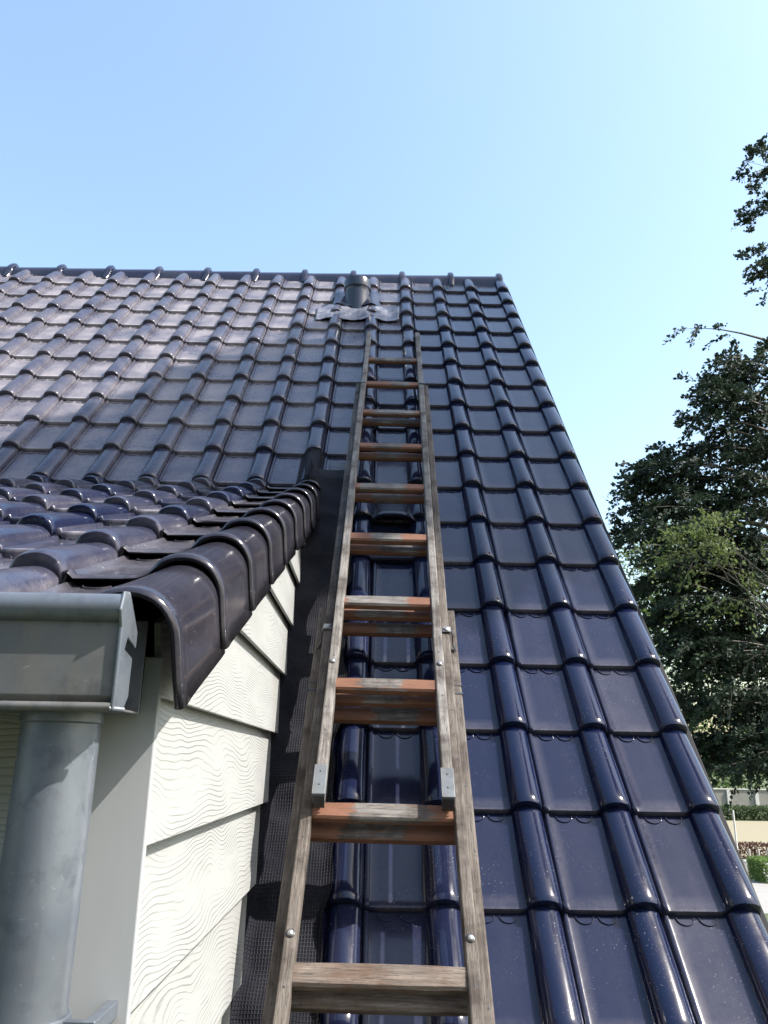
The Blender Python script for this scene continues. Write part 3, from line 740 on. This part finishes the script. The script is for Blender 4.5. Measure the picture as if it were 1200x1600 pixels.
# unseen trees added behind the viewer to block sky light: they darken what the front faces and lower tiles reflect
for i, (x, y, lab) in enumerate(((-9.5, -15, 'tall unseen tree added behind the viewer, to the left, to block sky light'), (-2.0, -16, 'tall unseen tree added straight behind the viewer to block sky light'), (5.5, -15.5, 'tall unseen tree added behind the viewer, to the right, to block sky light'))):
    tree('sky_block_tree', lab, 'tree', (x, y, GZ), 15, [((x, y, GZ + 9.5), (3.6, 2.6, 5.0), 20), ((x + .8, y + .6, GZ + 6.5), (3.4, 2.2, 3.2), 16)], 360, 34, 1.4, .45, .34, M_DARKG, trunk_r=.28, group='trees added behind the viewer to block sky light')
# far greenery
def far_tree(x, y, h, r, mat, label, n=170):
    tree('broadleaf_tree', label, 'tree', (x, y, GZ), h, [((x, y, GZ + h*.62), (r, r, h*.36), 20), ((x - r*.4, y - 1, GZ + h*.4), (r*.8, r*.8, h*.22), 12)], n, 40, 2.2, .6, .42, mat, trunk_r=.25, group='trees behind the far wall', tw=.02)
far_tree(52, 112, 15, 7, M_BRIGHT, 'bright green tree right behind the pale concrete wall at the right edge', 200)
far_tree(40, 116, 17, 7, M_DARKG, 'dull green tree left of the bright green one, mostly behind the beech', 170)
far_tree(63, 118, 18, 8, M_GREEN, 'tall mid green tree just beyond the right edge', 150)

def shrub_row(name, label, cat, x0, x1, y0, y1, z1, mat, n, leaf):
    root = empty(name, ((x0+x1)/2, (y0+y1)/2, GZ)); tag(root, label, cat)
    c = np.array([(x0+x1)/2, (y0+y1)/2, GZ])
    # woody core and leaves over the clipped box
    mb = MB()
    for x in (0.0,):
        mb.tube([(x, 0, -.05), (x + RNG.normal(0, .05), RNG.normal(0, .05), (z1 - GZ)*.5), (x + RNG.normal(0, .1), RNG.normal(0, .1), (z1-GZ)*.85)], [.10, .06, .03], 7)
    mb.build('stem', M_BARK, root, Matrix.Translation(Vector(c)))
    P = np.stack([RNG.uniform(x0, x1, n), RNG.uniform(y0, y1, n), RNG.uniform(GZ + .03, z1, n)], 1)
    ax = RNG.integers(0, 4, n); P[ax == 0, 1] = y0 + RNG.normal(0, .04, (ax == 0).sum()); P[ax == 1, 2] = z1 + RNG.normal(0, .04, (ax == 1).sum()); P[ax == 2, 0] = x0 + RNG.normal(0, .04, (ax == 2).sum())
    D = RNG.normal(0, 1, (n, 3))
    leaf_mesh('foliage', mat, root, P - c, D, leaf, RNG.uniform(0, 1, n), 0, Matrix.Translation(Vector(c)))
shrub_row('hedge', 'long clipped yellow green hedge in front of the far concrete wall', 'hedge', 26, 62, 84, 86.5, GZ + 1.15, M_DARKG, 16000, .30)
shrub_row('low_hedge', 'low reddish brown hedge behind the row of wooden posts', 'hedge', 17, 26, 46.5, 47.6, GZ + .85, M_RED, 9000, .12)
shrub_row('box_bush', 'square clipped bright green box bush standing on the pale paving', 'bush', 17.5, 20.2, 37.4, 38.9, GZ + .95, M_BRIGHT, 9000, .09)

# far concrete wall with posts
t = NT('concrete'); n = t.noise(t.co(), 1.2, 5); M_CONC = t.fin(t.mix(n, (.16, .15, .13), (.26, .245, .215)), .85)
t = NT('pale_concrete'); n = t.noise(t.co(), 3, 5); M_PALE = t.fin(t.mix(n, (.42, .40, .36), (.55, .53, .48)), .8)
fw = empty('garden_wall', (50, 100, GZ)); tag(fw, 'long grey brown panel wall with pale posts beyond the hedge', 'wall')
mb = MB(); mb.box((28, 100, GZ - .2), (75, 100.12, GZ + 2.55)); mb.build('wall_panel', M_CONC, fw)
mb = MB(); mb.box((28, 99.9, GZ + 2.55), (75, 100.2, GZ + 2.68)); mb.build('coping', M_PALE, fw, None, bevel=.02)
for i in range(13):
    x = 29.1 + 3.4*i; mb = MB(); mb.box((x - .22, 99.8, GZ - .2), (x + .22, 100.0, GZ + 2.5)); mb.build('wall_post', M_PALE, fw, None, bevel=.02)

# wooden posts in a row
t = NT('post_wood'); n = t.noise(t.co((20, 20, 3)), 2, 4); M_POST = t.fin(t.mix(n, (.25, .22, .18), (.42, .39, .33)), .8)
post0 = None
PL = ['%s round wooden post' % s for s in ('first', 'second', 'third', 'fourth', 'fifth', 'sixth')]
for i in range(6):
    x = 20.25 + .47*i*1.0 + (.02*i if i else 0); y = 44.9 - .05*i
    if post0 is None:
        m = MB(); m.lathe([(.06, -.2), (.06, .74), (.05, .79), (0, .80)], 14); o = post0 = m.build('wooden_post', M_POST, None, Matrix.Translation((x, y, GZ)), smooth=True, sharp=40)
    else:
        o = post0.copy(); col.objects.link(o); o.matrix_basis = Matrix.Translation((x, y, GZ))
    tag(o, PL[i] + ' from the left before the low reddish hedge', 'post', 'wooden posts before the low hedge')
# slim pale pole
m = MB(); m.lathe([(.085, -.2), (.085, .05), (.05, .12), (.045, 2.9), (.03, 2.95), (0, 2.96)], 16)
o = m.build('pole', M_PALE, None, Matrix.Translation((17.9, 40.9, GZ)), smooth=True, sharp=40)
tag(o, 'slim pale pole standing beside the roof edge in front of the dry lawn', 'pole')
m = MB(); m.box((-.16, -.12, 0), (.16, .12, .62)); m.prism([(-.18, .62), (.18, .62), (.12, .70), (-.12, .70)], 1, -.14, .14)
m.box((-.12, -.126, .10), (.12, -.1201, .55))
o = m.build('utility_box', M_PALE, None, Matrix.Translation((17.95, 40.2, GZ)), bevel=.01)
tag(o, 'small pale utility box at the foot of the slim pole', 'cabinet')

# ------------------------------------------------------------------ ground
def sheet(name, poly, z, mat, kind='structure'):
    mb = MB(); mb.add([(x, y, z) for x, y in poly], [tuple(range(len(poly)))]); o = mb.build(name, mat); o['kind'] = kind; return o
t = NT('grass_ground'); n = t.noise(t.co(), .15, 6, .7); n2 = t.noise(t.co(), 6, 5)
M_GRASS = t.fin(t.mix(n2, t.mix(n, (.06, .085, .03), (.12, .13, .05)), (.05, .06, .025)), .9, t.bump(n2, .5, .05))
t = NT('dry_lawn'); n = t.noise(t.co((.35, 1, 1)), .25, 6, .7); n2 = t.noise(t.co(), 5, 5)
M_DRY = t.fin(t.mix(n, (.22, .185, .115), t.mix(n2, (.27, .23, .15), (.15, .135, .075))), .9, t.bump(n2, .4, .04))
t = NT('pale_paving'); br = t.n('ShaderNodeTexBrick'); t.l(t.co(), br.inputs['Vector']); br.inputs['Scale'].default_value = 1.0
br.inputs['Brick Width'].default_value = .6; br.inputs['Row Height'].default_value = .3; br.inputs['Mortar Size'].default_value = .01
br.inputs['Color1'].default_value = (.25, .235, .22, 1); br.inputs['Color2'].default_value = (.29, .275, .26, 1); br.inputs['Mortar'].default_value = (.3, .28, .25, 1)
M_PAVE = t.fin(t.mix(t.math('MULTIPLY', t.noise(t.co(), .8, 5), .5), br.outputs['Color'], (.2, .19, .175)), .85)
t = NT('asphalt'); n = t.noise(t.co(), 3, 6, .7); M_ASPH = t.fin(t.mix(n, (.045, .045, .048), (.09, .088, .085)), .9, t.bump(n, .3, .01))
sheet('ground', [(-900, -900), (900, -900), (900, 900), (-900, 900)], GZ - .012, M_GRASS)
sheet('dry_lawn', [(10, 48.4), (90, 48.4), (90, 83.4), (10, 83.4)], GZ - .004, M_DRY)
sheet('paved_path', [(3, 29.5), (70, 29.5), (70, 46.3), (3, 46.3)], GZ - .0, M_PAVE)
sheet('road', [(-60, -14), (60, -14), (60, -8), (-60, -8)], GZ - .004, M_ASPH)
